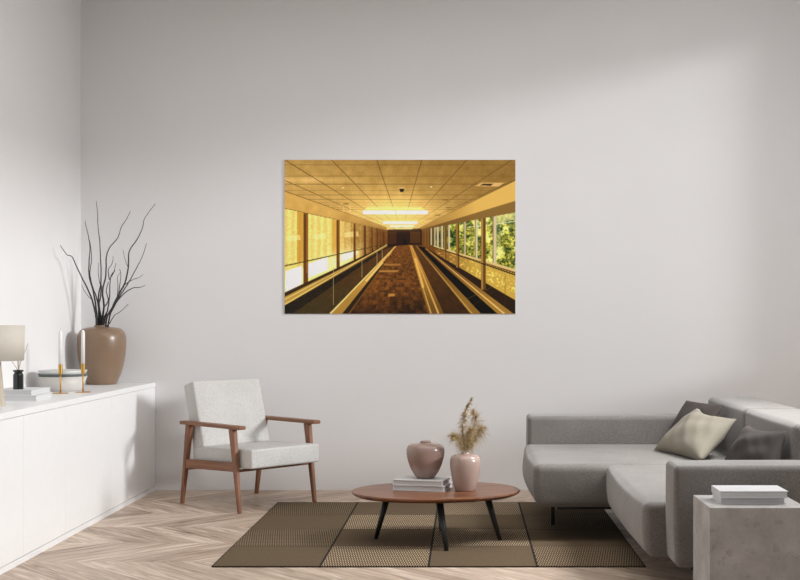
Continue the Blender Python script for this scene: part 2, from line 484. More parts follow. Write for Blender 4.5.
# ------------------------------------------------------------------ table lamp
ZT = 0.76
lamp = thing('table_lamp', 'table lamp with a cream drum shade on a pale wooden base, on the white sideboard', 'lamp', (-2.415, 6.15, ZT))
link('base', lathe([(0, 0), (0.050, 0), (0.050, 0.006), (0.030, 0.225), (0.012, 0.24), (0, 0.24)], 40), 'lamp_wood', lamp, False)
bm = lathe([(0.138, 0.232), (0.142, 0.232), (0.146, 0.412), (0.142, 0.412), (0.138, 0.232)], 64)
link('lamp_shade', bm, 'shade', lamp, True)
bm = tube(bmesh.new(), [(0, 0, 0.23), (0, 0, 0.41)], 0.006, 10)
for k in range(3):
    a = k * 2 * math.pi / 3
    tube(bm, [(0, 0, 0.40), (0.141 * math.cos(a), 0.141 * math.sin(a), 0.40)], 0.002, 6)
link('stem', bm, 'brass', lamp)

# ------------------------------------------------------------------ books
def book(loc, rz, w, d, t, label, group=None):
    b = thing('book', label, 'book', loc, rz, group)
    bm = newbox(-w / 2, w / 2, -d / 2, d / 2, 0, 0.003)
    box(bm, -w / 2, w / 2, -d / 2, d / 2, t - 0.003, t)
    box(bm, -w / 2, -w / 2 + 0.003, -d / 2, d / 2, 0.003, t - 0.003)
    link('cover', bm, 'cover', b)
    link('pages', newbox(-w / 2 + 0.003, w / 2 - 0.004, -d / 2 + 0.003, d / 2 - 0.003, 0.003, t - 0.003), 'pages', b)
    return b
book((-2.452, 6.63, ZT), R(2), 0.245, 0.27, 0.030, 'lower white book of the pair under the black reed diffuser', 'white books')
book((-2.475, 6.68, ZT + 0.0302), R(-1), 0.225, 0.285, 0.028, 'upper white book of the pair, the black reed diffuser stands on it', 'white books')
book((-0.235, 6.585, 0.275), R(-13), 0.285, 0.20, 0.028, 'lower white book of the pair on the coffee table', 'white books')
book((-0.240, 6.582, 0.3032), R(-14), 0.278, 0.195, 0.029, 'upper white book on the coffee table, under the round vase', 'white books')
book((1.092, 4.64, 0.50), 0, 0.246, 0.155, 0.024, 'lower white book of the pair on the concrete side table', 'white books')
book((1.094, 4.636, 0.5242), 0, 0.258, 0.165, 0.026, 'upper white book of the pair on the concrete side table', 'white books')

# ------------------------------------------------------------------ reed diffuser
ZD = ZT + 0.0582
dif = thing('reed_diffuser', 'small black glass reed diffuser standing on the white books', 'diffuser', (-2.470, 6.62, ZD))
link('bottle', lathe([(0, 0), (0.026, 0), (0.0275, 0.003), (0.0275, 0.078), (0.024, 0.086), (0.021, 0.09), (0.021, 0.095), (0.0275, 0.097), (0.0275, 0.107), (0.012, 0.107), (0.012, 0.09), (0, 0.09)], 40), 'black_glass', dif, False)
for tx, ty, tz in ((-0.042, 0.0, 0.165), (-0.012, 0.02, 0.19), (0.004, -0.01, 0.20), (0.02, 0.01, 0.185), (0.050, 0.01, 0.252)):
    link('reed', tube(bmesh.new(), [(-tx * 0.15, -ty * 0.15, 0.092), (tx, ty, tz)], 0.0016, 6), 'reed', dif)

# ------------------------------------------------------------------ candlesticks
def candlestick(x, y, label, candle_label):
    c_ = thing('candlestick', label, 'candlestick', (x, y, ZT), 0, 'brass candlesticks')
    link('base', lathe([(0, 0), (0.046, 0), (0.047, 0.002), (0.045, 0.004), (0.004, 0.006), (0, 0.006)], 40), 'brass', c_)
    link('stem', tube(bmesh.new(), [(0, 0, 0.005), (0, 0, 0.118)], 0.0045, 14), 'brass', c_, True)
    link('candle_cup', lathe([(0, 0.116), (0.0125, 0.116), (0.0125, 0.174), (0.0105, 0.174), (0.0105, 0.155), (0, 0.155)], 28), 'brass', c_)
    k = thing('candle', candle_label, 'candle', (x, y, ZT + 0.1552), 0, 'white taper candles')
    link('wax', lathe([(0, 0), (0.0112, 0), (0.0112, 0.205), (0.0095, 0.215), (0.004, 0.2235), (0, 0.2245)], 24), 'wax', k, True)
    link('wick', tube(bmesh.new(), [(0, 0, 0.223), (0.001, 0, 0.232)], 0.0008, 6), 'wick', k)
candlestick(-2.430, 7.19, 'brass candlestick in front of the bowl stack, the one farther from the big vase',
            'white taper candle standing clear of the big vase, above the bowl stack')
candlestick(-2.328, 7.295, 'brass candlestick standing closest to the big brown vase',
            'white taper candle seen against the big brown vase')

# ------------------------------------------------------------------ bowls
BX, BYY = -2.517, 7.49
def bowl(z, prof, mat, label):
    o = link('bowl', lathe(prof, 64), mat, None, False, (BX, BYY, z))
    me = o.data; me.polygons.foreach_set('use_smooth', [True] * len(me.polygons))
    return tag(o, label, 'bowl', 'stacked bowls')
bowl(ZT, [(0, 0), (0.108, 0), (0.118, 0.006), (0.148, 0.090), (0.144, 0.090), (0.112, 0.012), (0, 0.010)], 'cream_bowl', 'deep cream stoneware bowl at the bottom of the bowl stack')
bowl(ZT + 0.0125, [(0, 0), (0.095, 0), (0.120, 0.030), (0.1405, 0.080), (0.148, 0.090), (0.147, 0.094), (0.142, 0.094), (0.114, 0.034), (0, 0.006)], 'green_bowl', 'dark grey-green bowl in the middle of the bowl stack')
bowl(ZT + 0.026, [(0, 0), (0.090, 0), (0.115, 0.030), (0.138, 0.082), (0.148, 0.100), (0.145, 0.102), (0.110, 0.036), (0, 0.006)], 'white_bowl', 'white bowl on top of the bowl stack')

# ------------------------------------------------------------------ big vase and branches
VX, VY = -2.497, 8.225
prof = spline([(0.090, 0.0), (0.102, 0.010), (0.131, 0.080), (0.151, 0.160), (0.163, 0.260), (0.159, 0.335), (0.130, 0.378), (0.080, 0.390), (0.052, 0.393), (0.050, 0.402)], 7)
prof = [(0, 0)] + prof + [(0.045, 0.405), (0.040, 0.398), (0.042, 0.38), (0.10, 0.34), (0.12, 0.2), (0.07, 0.03), (0, 0.02)]
tag(link('vase', lathe(prof, 72), 'big_vase', None, True, (VX, VY, ZT)), 'large glossy brown vase of bare branches, at the far end of the sideboard', 'vase')

br = thing('branch_bouquet', 'bundle of bare dark branches standing in the large brown vase', 'branches', (VX, VY, ZT + 0.03))
BO = Vector((VX, VY, ZT + 0.03))
rb = random.Random(4)
def at(px, py, Y): # a point seen there, at depth Y
    s = 1200.0 / Y
    return Vector(((px - 466) / s, Y, 1.2 - (py - 320) / s))
def zc(x, y): return (60 + x / 4.14, 200 + y / 4.14)
stems = [  # (traced course, start and end depth, base radius, tip radius)
    ([(152, 520), (145, 460), (130, 405), (108, 355), (85, 310), (62, 260), (48, 234), (28, 225), (2, 188)], 8.20, 7.86, 4.2, 1.0),
    ([(155, 515), (148, 440), (138, 380), (122, 320), (120, 270), (124, 200), (118, 150), (108, 110), (103, 85)], 8.22, 8.30, 4.2, 0.8),
    ([(165, 515), (160, 450), (150, 400), (132, 350), (124, 300), (130, 250), (128, 200), (120, 160)], 8.25, 8.05, 3.6, 0.8),
    ([(172, 515), (162, 440), (160, 390), (170, 340), (169, 260), (165, 180), (158, 120), (155, 60), (150, 5)], 8.23, 8.10, 4.0, 0.8),
    ([(175, 518), (182, 440), (176, 380), (190, 310), (192, 240), (204, 200), (240, 155), (252, 115), (275, 80), (292, 45)], 8.24, 8.36, 4.4, 0.8),
    ([(178, 515), (196, 460), (205, 400), (210, 320), (228, 292)], 8.21, 8.12, 3.6, 1.2),
    ([(180, 515), (210, 460), (238, 400), (268, 345), (283, 280), (286, 215), (318, 165), (340, 120), (352, 75), (395, 15)], 8.22, 8.30, 5.0, 0.8),
    ([(190, 512), (220, 440), (252, 390), (285, 340), (318, 280), (340, 235), (358, 180)], 8.19, 8.00, 3.8, 0.8),
    ([(200, 515), (225, 440), (262, 390), (300, 365), (330, 362), (354, 352)], 8.20, 8.10, 3.6, 0.8),
    ([(205, 512), (225, 478), (250, 462), (284, 432)], 8.18, 8.05, 1.8, 0.7),
    ([(240, 400), (248, 350), (252, 310), (246, 285)], 8.21, 8.18, 1.8, 0.8),
    ([(238, 395), (240, 350), (238, 320), (250, 300)], 8.22, 8.26, 1.6, 0.6),
    ([(268, 350), (300, 330), (325, 322), (343, 308)], 8.21, 8.12, 1.6, 0.6),
    ([(205, 330), (200, 290), (216, 262), (220, 232)], 8.21, 8.18, 2.0, 0.7),
    ([(135, 415), (118, 400), (100, 375), (90, 350)], 8.19, 8.12, 1.4, 0.6),
    ([(186, 440), (200, 415), (192, 380), (200, 340)], 8.22, 8.24, 2.2, 1.2),
    ([(283, 280), (272, 255), (264, 225), (260, 205)], 8.24, 8.22, 1.2, 0.5),
    ([(166, 350), (158, 300), (160, 260)], 8.21, 8.16, 1.4, 0.6),
    ([(160, 470), (168, 400), (172, 352)], 8.23, 8.20, 3.0, 2.0),
    ([(212, 318), (222, 300), (232, 262)], 8.20, 8.15, 1.8, 0.7),
]
for k, (pts, ya, yb, ra, rb_) in enumerate(stems):
    P = [(zc(*q)) for q in pts]; m_ = len(P) - 1
    Q = []
    for i, (a, b) in enumerate(P):
        Y = ya + (yb - ya) * (i / m_) ** 1.3
        Q.append(tuple(at(a, b, Y)))
    if k < 9 or k == 18:   # run down inside the vase
        q0 = Vector(Q[0]); Q = [tuple(Vector((VX + (q0.x - VX) * 0.6, VY + rb.uniform(-0.03, 0.03), ZT + 0.05)))] + Q
    Q = spline(Q, 4)
    Q = [Vector(q) + Vector((rb.uniform(-1, 1), rb.uniform(-1, 1), rb.uniform(-1, 1))) * 0.0012 for q in Q]
    m_ = len(Q) - 1
    rad = [(ra + (rb_ - ra) * (i / m_) ** 0.7) * 0.0020 for i in range(m_ + 1)]
    link('branch', tube(bmesh.new(), [q - BO for q in Q], rad, 7), 'branch', br, True)

# ------------------------------------------------------------------ wall picture
PW, PH = 1.627, 1.085
PCX, PCZ = (400.0 - 466) * 8.462 / 1200, 1.2 + (320 - 236.8) * 8.462 / 1200
def paint():
    SS = 2; W_, H_ = 740, 492
    img = np.zeros((H_ * SS, W_ * SS, 3)); yy_, xx_ = np.mgrid[0:H_ * SS, 0:W_ * SS]
    X = xx_ / SS + 30 + 0.25; Y = yy_ / SS + 32 + 0.25
    rng = np.random.RandomState(7)
    def blur(a, k):
        for ax in (0, 1):
            c_ = np.cumsum(np.pad(a, [(k, k) if i == ax else (0, 0) for i in (0, 1)], mode='wrap'), axis=ax)
            a = (np.take(c_, range(2 * k, c_.shape[ax]), axis=ax) - np.take(c_, range(0, c_.shape[ax] - 2 * k), axis=ax)) / (2 * k)
        return a
    def nz(k, p=1.0):
        a = blur(blur(rng.rand(H_ * SS, W_ * SS), k), k); a = a[:H_ * SS, :W_ * SS]
        return (a - a.mean()) / a.std() * p
    def C(c_): return np.array(c_, float)
    def inside(poly):
        m_ = np.zeros(X.shape, bool); k = len(poly)
        for i in range(k):
            x1, y1 = poly[i]; x2, y2 = poly[(i + 1) % k]
            if y1 == y2: continue
            cond = ((Y >= y1) != (Y >= y2)) & (X < (x2 - x1) * (Y - y1) / (y2 - y1) + x1)
            m_ ^= cond
        return m_
    def fill(poly, c_, a=1.0):
        m_ = inside(poly)
        if isinstance(c_, np.ndarray) and c_.ndim == 3: src = c_[m_]
        else: src = C(c_)
        if isinstance(a, np.ndarray): a = a[m_][:, None]
        img[m_] = img[m_] * (1 - a) + src * a
    def line(p, q, w1, w2, c_, a=1.0):
        d = np.array(q, float) - np.array(p, float); L = np.hypot(*d); nx, ny = -d[1] / L, d[0] / L
        fill([(p[0] + nx * w1 / 2, p[1] + ny * w1 / 2), (q[0] + nx * w2 / 2, q[1] + ny * w2 / 2), (q[0] - nx * w2 / 2, q[1] - ny * w2 / 2), (p[0] - nx * w1 / 2, p[1] - ny * w1 / 2)], c_, a)
    def grad(c1, c2, t):
        t = np.clip(t, 0, 1)[..., None]; return C(c1) * (1 - t) + C(c2) * t
    def yl(p, q, x): return p[1] + (q[1] - p[1]) * (x - p[0]) / (q[0] - p[0])
    n4, n12, n2 = nz(4), nz(14), nz(2)
    # ceiling
    cc = grad((204, 162, 84), (150, 112, 46), (X - 60) / 640 + (90 - Y) / 260)
    d = np.hypot((X - 385) / 1.9, Y - 196); cc += (C((60, 58, 40)) * np.exp(-(d / 60) ** 2)[..., None])
    cc += 22 * np.exp(-((Y - 96) / 9) ** 2)[..., None] * np.clip((330 - X) / 200, 0, 1)[..., None]
    cc += n2[..., None] * 3 + n12[..., None] * 3
    img[:] = cc
    VP = (405, 262)
    for x0 in (-120, 30, 180, 325, 470, 615, 760, 910, 1060):
        line((x0, 32), (VP[0], VP[1]), 3.2, 0.6, (100, 70, 26), 0.7)
    for k, yv in enumerate((48.6, 84.6, 110.5, 129.8, 144.6, 158.6, 168.6, 177, 184, 190.5, 211, 216, 221)):
        line((30, yv), (770, yv), 2.2 - 0.12 * k, 2.2 - 0.12 * k, (112, 78, 28), 0.6)
    # ceiling fittings
    fill([(640, 116), (660, 106), (735, 105), (715, 118)], (214, 172, 100)); fill([(655, 114), (668, 108), (700, 108), (690, 116)], (70, 44, 16))
    fill([(392, 120), (414, 118), (418, 126), (395, 127)], (205, 165, 95)); fill([(397, 125), (414, 125), (412, 134), (402, 136)], (24, 15, 8))
    for x, y in ((218, 122), (500, 119)): fill([(x - 3, y - 2), (x + 3, y - 2), (x + 3, y + 2), (x - 3, y + 2)], (240, 220, 170))
    for x, y in ((545, 160), (555, 185), (520, 208), (226, 172)): fill([(x - 9, y - 1), (x + 10, y - 2), (x + 8, y + 2), (x - 8, y + 2)], (110, 78, 30), 0.7)
    # far wall
    fill([(330, 256), (490, 250), (500, 340), (340, 320)], (42, 19, 6)); fill([(362, 262), (388, 262), (388, 300), (362, 300)], (74, 40, 10))
    fill([(432, 262), (466, 262), (466, 298), (432, 298)], (86, 50, 14)); fill([(411, 285), (420, 285), (420, 305), (411, 305)], (14, 7, 3))
    fill([(398, 248), (412, 248), (412, 254), (398, 254)], (150, 30, 10))
    # left side
    fill([(30, 186), (360, 256), (360, 308), (30, 470)], grad((244, 208, 112), (116, 68, 18), (X - 190) / 150) + n4[..., None] * 5 + 10 * np.sin(X / 3.3)[..., None])
    for x in (40, 55, 76, 128, 150, 178, 220, 240): line((x, 180), (x, 420), 3, 3, (246, 214, 128), 0.5)
    fill([(70, 190), (90, 194), (90, 400), (70, 410)], (198, 140, 40), 0.75)
    fill([(183, 210), (197, 213), (197, 380), (183, 385)], (205, 150, 50), 0.7)
    for x in (36, 118, 222): fill([(x, 278 - x / 16), (x + 44, 274 - x / 16), (x + 46, 290 - x / 16), (x, 294 - x / 16)], (255, 228, 150), 0.55)
    fill([(30, 368), (270, 316), (270, 350), (30, 470)], (240, 204, 100), 0.7)
    gl_ = np.exp(-((Y - yl((30, 424), (265, 330), X)) / 30) ** 2) * np.clip((290 - X) / 60, 0, 1); fill([(30, 330), (290, 290), (290, 345), (30, 470)], (255, 240, 170), gl_ * 0.75)
    fill([(34, 388), (86, 370), (86, 428), (34, 454)], (255, 254, 238)); fill([(106, 364), (168, 342), (168, 384), (106, 409)], (255, 254, 236))
    fill([(88, 380), (96, 378), (96, 420), (88, 424)], (255, 244, 190)); fill([(212, 335), (250, 323), (250, 342), (212, 358)], (255, 250, 212))
    fill([(256, 322), (264, 319), (264, 334), (256, 338)], (255, 244, 190)); fill([(172, 352), (196, 342), (196, 366), (172, 378)], (255, 236, 160), 0.8)
    for x, w_, c_ in ((98, 15, (112, 62, 14)), (202, 10, (118, 66, 14)), (255, 7, (110, 60, 12)), (288, 6, (90, 46, 10)), (311, 4, (80, 40, 8)), (327, 3, (70, 34, 8)), (338, 3, (64, 30, 8)), (347, 2.5, (58, 26, 8))):
        t0_ = yl((30, 188), (357, 257), x); line((x, t0_), (x, yl((30, 460), (355, 304), x)), w_, w_, c_); line((x + w_ * 0.3, t0_), (x + w_ * 0.3, yl((30, 420), (355, 300), x)), w_ * 0.25, w_ * 0.25, (176, 118, 40), 0.8)
    fill([(30, 131), (357, 247), (357, 257), (30, 188)], grad((214, 168, 84), (150, 104, 40), (X - 180) / 180) + n12[..., None] * 3)
    line((30, 132), (357, 248), 2.5, 1, (120, 80, 26), 0.8); line((30, 187), (357, 257), 2, 1, (120, 80, 24), 0.7)
    # walkway, left
    line((30, 371), (358, 300), 4, 2, (84, 60, 20), 0.95)
    fill([(30, 456), (358, 303), (360, 309), (30, 475)], (58, 36, 12))
    fill([(30, 470), (358, 306), (360, 311), (30, 497)], grad((190, 150, 62), (120, 78, 20), (X - 100) / 250)); line((30, 478), (358, 307), 3, 1, (250, 222, 140), 0.7)
    fill([(30, 497), (360, 309), (362, 312), (60, 524), (30, 524)], np.clip(C((34, 26, 12)) + n2[..., None] * 9, 0, 255))
    fill([(55, 524), (358, 314), (386, 308), (180, 524)], grad((70, 54, 22), (96, 56, 16), (500 - Y) / 190) + n4[..., None] * 3)
    # carpet floor
    fl = grad((118, 70, 22), (54, 30, 8), (Y - 330) / 190) + 24 * np.exp(-((Y - 440) / 60) ** 2)[..., None] * C((1, .62, .25))
    depth = 1.0 / np.maximum(Y - 268, 4)
    bx = np.floor((X - 405) * depth * 17); by = np.floor(depth * 3400)
    hsh = np.sin(bx * 12.98 + by * 78.23) * 43758.5; hsh = hsh - np.floor(hsh)
    fl += ((hsh - 0.5) * 52)[..., None] * C((1, .6, .25)) + n4[..., None] * C((8, 5, 2)) + 18 * np.exp(-((X - 300) / 60) ** 2)[..., None] * C((1, .6, .2))
    fill([(240, 524), (388, 306), (432, 304), (495, 524)], fl)
    fill([(320, 384), (394, 385), (392, 391), (330, 390)], (196, 140, 64), 0.8); fill([(345, 364), (402, 364), (400, 369), (348, 369)], (190, 130, 60), 0.7)
    fill([(363, 460), (384, 460), (382, 467), (362, 468)], (214, 150, 60), 0.8)
    # middle-left rail
    fill([(172, 524), (374, 330), (388, 306), (240, 524)], (44, 26, 8)); fill([(172, 524), (384, 308), (388, 308), (214, 524)], grad((176, 132, 52), (222, 158, 66), (480 - Y) / 120))
    line((176, 524), (384, 309), 5, 1.5, (236, 208, 130)); line((236, 524), (388, 309), 4, 1, (128, 86, 34))
    line((290, 420), (345, 360), 7, 5, (255, 214, 120), 0.7)
    # glass balustrade, left
    line((30, 494), (358, 303), 3.5, 2, (236, 200, 110))
    for x, a, b in ((187, 376, 496), (278, 346, 408), (326, 328, 372), (343, 318, 350)): line((x, a), (x, b), 2.2, 2, (206, 180, 120), 0.75)
    # right floor, rails, belt
    fill([(490, 524), (430, 304), (520, 304), (770, 500), (770, 524)], grad((96, 58, 18), (62, 36, 10), (Y - 330) / 180) + ((hsh - 0.5) * 16)[..., None] * C((1, .6, .25)))
    fill([(657, 524), (455, 308), (480, 312), (716, 524)], (8, 4, 2)); fill([(626, 524), (450, 306), (456, 307), (660, 524)], grad((150, 108, 38), (110, 70, 22), (480 - Y) / 150)); line((632, 524), (452, 307), 4, 1, (200, 160, 80), 0.9)
    fill([(713, 524), (478, 316), (486, 314), (764, 524)], grad((166, 122, 48), (110, 66, 18), (480 - Y) / 160)); line((735, 524), (484, 316), 5, 1, (232, 196, 112), 0.9)
    fill([(490, 524), (430, 305), (439, 305), (541, 524)], grad((120, 82, 28), (190, 130, 46), (500 - Y) / 120)); line((500, 524), (432, 306), 5, 1, (196, 156, 78)); line((524, 524), (436, 306), 6, 1.5, (214, 172, 88), 0.9)
    line((475, 440), (448, 345), 8, 5, (255, 206, 110), 0.6)
    fill([(764, 524), (484, 314), (516, 330), (770, 482), (770, 524)], (44, 25, 8))
    line((590, 488), (690, 440), 1.2, 1.2, (120, 100, 60), 0.8); line((628, 500), (700, 452), 1.2, 1.2, (110, 92, 56), 0.6)
    # right wall panel and windows
    fill([(470, 250), (770, 200), (770, 482), (516, 332), (470, 306)], (120, 70, 20))
    pn = grad((200, 164, 66), (120, 74, 20), (640 - X) / 140) + np.clip(n4, 0, 3)[..., None] * C((34, 30, 22)) * np.exp(-((Y - yl((512, 322), (769, 440), X)) / 22) ** 2)[..., None]
    fill([(508, 309), (770, 396), (770, 480), (516, 333)], pn)
    gr = np.clip(C((138, 138, 48)) + n4[..., None] * C((34, 30, 12)) + n2[..., None] * C((14, 13, 6)) + np.clip(-n12, 0, 2)[..., None] * C((-48, -34, -12)) + np.clip(nz(18), 0, 2)[..., None] * C((66, 60, 40)) + (np.clip((250 - Y) / 60, 0, 1) * 45)[..., None] * C((1, 1, .9)), 0, 255)
    fill([(508, 246), (770, 194), (770, 386), (512, 308)], gr)
    fill([(706, 212), (770, 198), (770, 222), (706, 240)], (198, 196, 128), 0.7); fill([(706, 240), (722, 236), (722, 330), (706, 330)], (190, 190, 130), 0.4)
    fill([(490, 250), (560, 240), (560, 320), (490, 300)], (72, 66, 34), 0.55)
    for p_, q_ in (((708, 238), (770, 228)), ((612, 248), (690, 240))): line(p_, q_, 3, 3, (230, 226, 190), 0.7)
    for x, w_ in ((702, 12), (644, 8), (607, 7), (557, 6), (534, 7), (521, 6), (511, 5), (500, 5)):
        t0_ = yl((470, 254), (770, 198), x); line((x, t0_), (x, yl((512, 308), (770, 386), x)), w_, w_, (204, 188, 146)); line((x - w_ * .3, t0_), (x - w_ * .3, yl((512, 308), (770, 386), x)), w_ * .3, w_ * .3, (140, 116, 66))
    line((508, 308), (770, 386), 3, 9, (214, 186, 118))
    for x, w_, yb_ in ((667, 15, 446), (585, 10, 376), (545, 7, 350), (491, 4, 310), (482, 3, 306), (475, 3, 305)):
        t0_ = yl((470, 254), (770, 196), x); line((x, t0_), (x, yb_), w_, w_, (112, 72, 22)); line((x - w_ * .25, t0_), (x - w_ * .25, yb_), w_ * .3, w_ * .3, (186, 140, 66), 0.9)
    line((505, 309), (770, 400), 2, 4, (26, 16, 8)); line((736, 396), (736, 500), 2, 2, (70, 58, 22), 0.8)
    fill([(465, 250), (770, 162), (770, 200), (470, 256)], grad((142, 106, 46), (108, 72, 24), (640 - X) / 150))
    fill([(462, 250), (770, 98), (770, 163), (470, 254)], grad((220, 176, 86), (150, 108, 44), (640 - X) / 170)); line((770, 98), (462, 250), 2, 1, (120, 82, 30), 0.7)
    # lamps
    for cx_, cy_, w_, h_, a_ in ((385, 200, 150, 34, .55), (400, 232, 85, 16, .5), (405, 245, 60, 12, .4)):
        g_ = np.exp(-(np.abs((X - cx_) / w_) ** 4) - ((Y - cy_) / h_) ** 2) * a_
        img[:] = img * (1 - g_[..., None]) + C((255, 214, 124)) * g_[..., None]
    fill([(296, 183), (470, 183), (480, 192), (285, 192)], (255, 226, 130), 0.85); fill([(281, 194), (385, 194), (385, 206), (281, 206)], (255, 253, 232)); fill([(388, 194), (490, 194), (490, 206), (388, 206)], (255, 253, 232))
    fill([(352, 222), (448, 222), (450, 226), (348, 226)], (255, 216, 110), 0.9); fill([(345, 229), (457, 229), (457, 237), (345, 237)], (255, 250, 214)); fill([(368, 240), (445, 240), (445, 248), (368, 248)], (255, 240, 180)); fill([(383, 250), (440, 250), (438, 254), (385, 254)], (255, 214, 130))
    img_ = np.clip(img, 0, 255) / 255
    img_ = img_.reshape(H_, SS, W_, SS, 3).mean((1, 3))
    return np.where(img_ <= 0.04045, img_ / 12.92, ((img_ + 0.055) / 1.055) ** 2.4)
art = paint()
ah, aw = art.shape[:2]
NX, NZ = 493, 328
bm_v = []; gx = np.linspace(0, 1, NX); gz = np.linspace(0, 1, NZ)
GX, GZ = np.meshgrid(gx, gz)
verts = np.stack([(GX - 0.5) * PW, np.zeros_like(GX), (0.5 - GZ) * PH], -1).reshape(-1, 3)
idx = np.arange(NX * NZ).reshape(NZ, NX)
quads = np.stack([idx[:-1, :-1], idx[1:, :-1], idx[1:, 1:], idx[:-1, 1:]], -1).reshape(-1, 4)
pic = thing('wall_picture', 'unframed golden photo print of an airport moving walkway hanging on the wall', 'picture', (PCX, BY, PCZ))
me = bpy.data.meshes.new('photo_print')
me.vertices.add(len(verts)); me.vertices.foreach_set('co', verts.ravel())
me.loops.add(quads.size); me.loops.foreach_set('vertex_index', quads.ravel())
me.polygons.add(len(quads)); me.polygons.foreach_set('loop_start', np.arange(0, quads.size, 4)); me.polygons.foreach_set('loop_total', np.full(len(quads), 4))
me.update()
colr = art[np.clip((GZ * (ah - 1)).round().astype(int), 0, ah - 1), np.clip((GX * (aw - 1)).round().astype(int), 0, aw - 1)]
PRINT_GAIN = 1.25
lum = colr @ np.array([0.3, 0.6, 0.1])
colr = np.clip(colr * PRINT_GAIN * (0.66 + 0.46 * lum ** 0.5)[..., None] * np.array([1.0, 1.0, 1.0]), 0, 0.97)
at_ = me.color_attributes.new('print', 'FLOAT_COLOR', 'POINT')
at_.data.foreach_set('color', np.concatenate([colr.reshape(-1, 3), np.ones((NX * NZ, 1))], 1).ravel())
n = N('print_ink', 0.45, spec=0.25)
a_ = n.node('ShaderNodeVertexColor', layer_name='print')
n.color(a_.outputs[0]); M['print'] = n.m
me.materials.append(M['print'])
po = bpy.data.objects.new('photo_print', me); COL.objects.link(po); po.parent = pic; po.location = (0, -0.0082, 0)
link('backing_panel', newbox(-PW / 2, PW / 2, -0.008, -0.001, -PH / 2, PH / 2), 'cover', pic)

# ------------------------------------------------------------------ armchair
ch = thing('armchair', 'light grey lounge armchair with a walnut frame, standing beside the sideboard', 'armchair', (-1.433, 7.873, 0), R(-43))
# local +x = forward, +y = towards the back wall side
def beam(p, q, w0, d0, w1, d1, bev=0.003):
    """tapered bar from p to q; w along local x, d along local y"""
    bm = bmesh.new(); p = Vector(p); q = Vector(q)
    vs = []
    for c_, w_, d_ in ((p, w0, d0), (q, w1, d1)):
        vs.append([bm.verts.new(c_ + Vector((sx * w_ / 2, sy * d_ / 2, 0))) for sx, sy in ((-1, -1), (1, -1), (1, 1), (-1, 1))])
    for k in range(4): bm.faces.new((vs[0][k], vs[0][(k + 1) % 4], vs[1][(k + 1) % 4], vs[1][k]))
    bm.faces.new(vs[0]); bm.faces.new(list(reversed(vs[1])))
    bmesh.ops.recalc_face_normals(bm, faces=bm.faces)
    bmesh.ops.bevel(bm, geom=list(bm.edges), offset=bev, segments=2, affect='EDGES')
    return bm
AV = 0.300
for s in (-1, 1):
    link('leg', beam((0.322, s * AV, 0), (0.250, s * AV, 0.520), 0.023, 0.023, 0.052, 0.032), 'walnut_z', ch)
    link('leg', beam((-0.302, s * AV, 0), (-0.218, s * AV, 0.520), 0.023, 0.023, 0.052, 0.032), 'walnut_z', ch)
    bm = newbox(-0.290, 0.350, s * AV - 0.032, s * AV + 0.032, 0.520, 0.543, bev=0.006)
    for v_ in bm.verts:
        if v_.co.x < -0.3: v_.co.z -= 0.004
        if v_.co.x > 0.3: v_.co.y += (s * AV - v_.co.y) * 0.12
    link('arm', bm, 'walnut_x', ch)
    bm = bmesh.new()
    q = [(-0.262, 0.236), (0.286, 0.256), (0.276, 0.312), (-0.252, 0.294)]
    f_ = [[bm.verts.new((x, s * AV + e, z)) for x, z in q] for e in (-0.012, 0.012)]
    for k in range(4): bm.faces.new((f_[0][k], f_[0][(k + 1) % 4], f_[1][(k + 1) % 4], f_[1][k]))
    bm.faces.new(f_[0]); bm.faces.new(list(reversed(f_[1])))
    link('side_rail', bm, 'walnut_x', ch)
link('cross_rail', newbox(0.262, 0.284, -AV, AV, 0.250, 0.266, bev=0.002), 'walnut_z', ch)
link('cross_rail', newbox(-0.25, -0.228, -AV, AV, 0.225, 0.275, bev=0.002), 'walnut_z', ch)
def tilt_seat(p, q):
    p.z += 0.012 * q.x
    return p
link('seat', soft_box(-0.22, 0.405, -0.272, 0.272, 0.267, 0.386, 0.012, (0.004, 0.003, 0.008), warp=tilt_seat), 'chair_fabric', ch, True)
# back cushion, built upright then leaned back
bm = soft_box(-0.115, 0.0, -0.268, 0.268, 0.0, 0.437, 0.010, (0.006, 0.004, 0.004))
bmesh.ops.rotate(bm, verts=bm.verts, cent=(0, 0, 0), matrix=Matrix.Rotation(R(-16), 3, 'Y'))
bmesh.ops.translate(bm, verts=bm.verts, vec=(-0.108, 0, 0.381))
link('backrest', bm, 'chair_fabric', ch, True)
bm = newbox(-0.138, -0.118, -0.21, 0.21, -0.10, 0.34, bev=0.002)
bmesh.ops.rotate(bm, verts=bm.verts, cent=(0, 0, 0), matrix=Matrix.Rotation(R(-16), 3, 'Y'))
bmesh.ops.translate(bm, verts=bm.verts, vec=(-0.108, 0, 0.381))
link('back_frame', bm, 'walnut_z', ch)

# ------------------------------------------------------------------ coffee table
TCX, TCY, TH = -0.163, 6.54, 0.275
ct = thing('coffee_table', 'low oval walnut coffee table with splayed black legs on the rug', 'coffee table', (TCX, TCY, 0))
bm = bmesh.new(); rings = []
A, B, rot = 0.458, 0.335, R(7)
for sc_, z in ((0.0, TH), (0.985, TH), (0.997, TH - 0.003), (1.0, TH - 0.008), (0.985, TH - 0.016), (0.93, TH - 0.026), (0.0, TH - 0.026)):
    if sc_ == 0: rings.append([bm.verts.new((0, 0, z))]); continue
    ring = []
    for k in range(96):
        t = 2 * math.pi * k / 96
        x, y = A * sc_ * math.copysign(abs(math.cos(t)) ** 0.92, math.cos(t)), B * sc_ * math.copysign(abs(math.sin(t)) ** 0.92, math.sin(t))
        ring.append(bm.verts.new((x * math.cos(rot) - y * math.sin(rot), x * math.sin(rot) + y * math.cos(rot), z)))
    rings.append(ring)
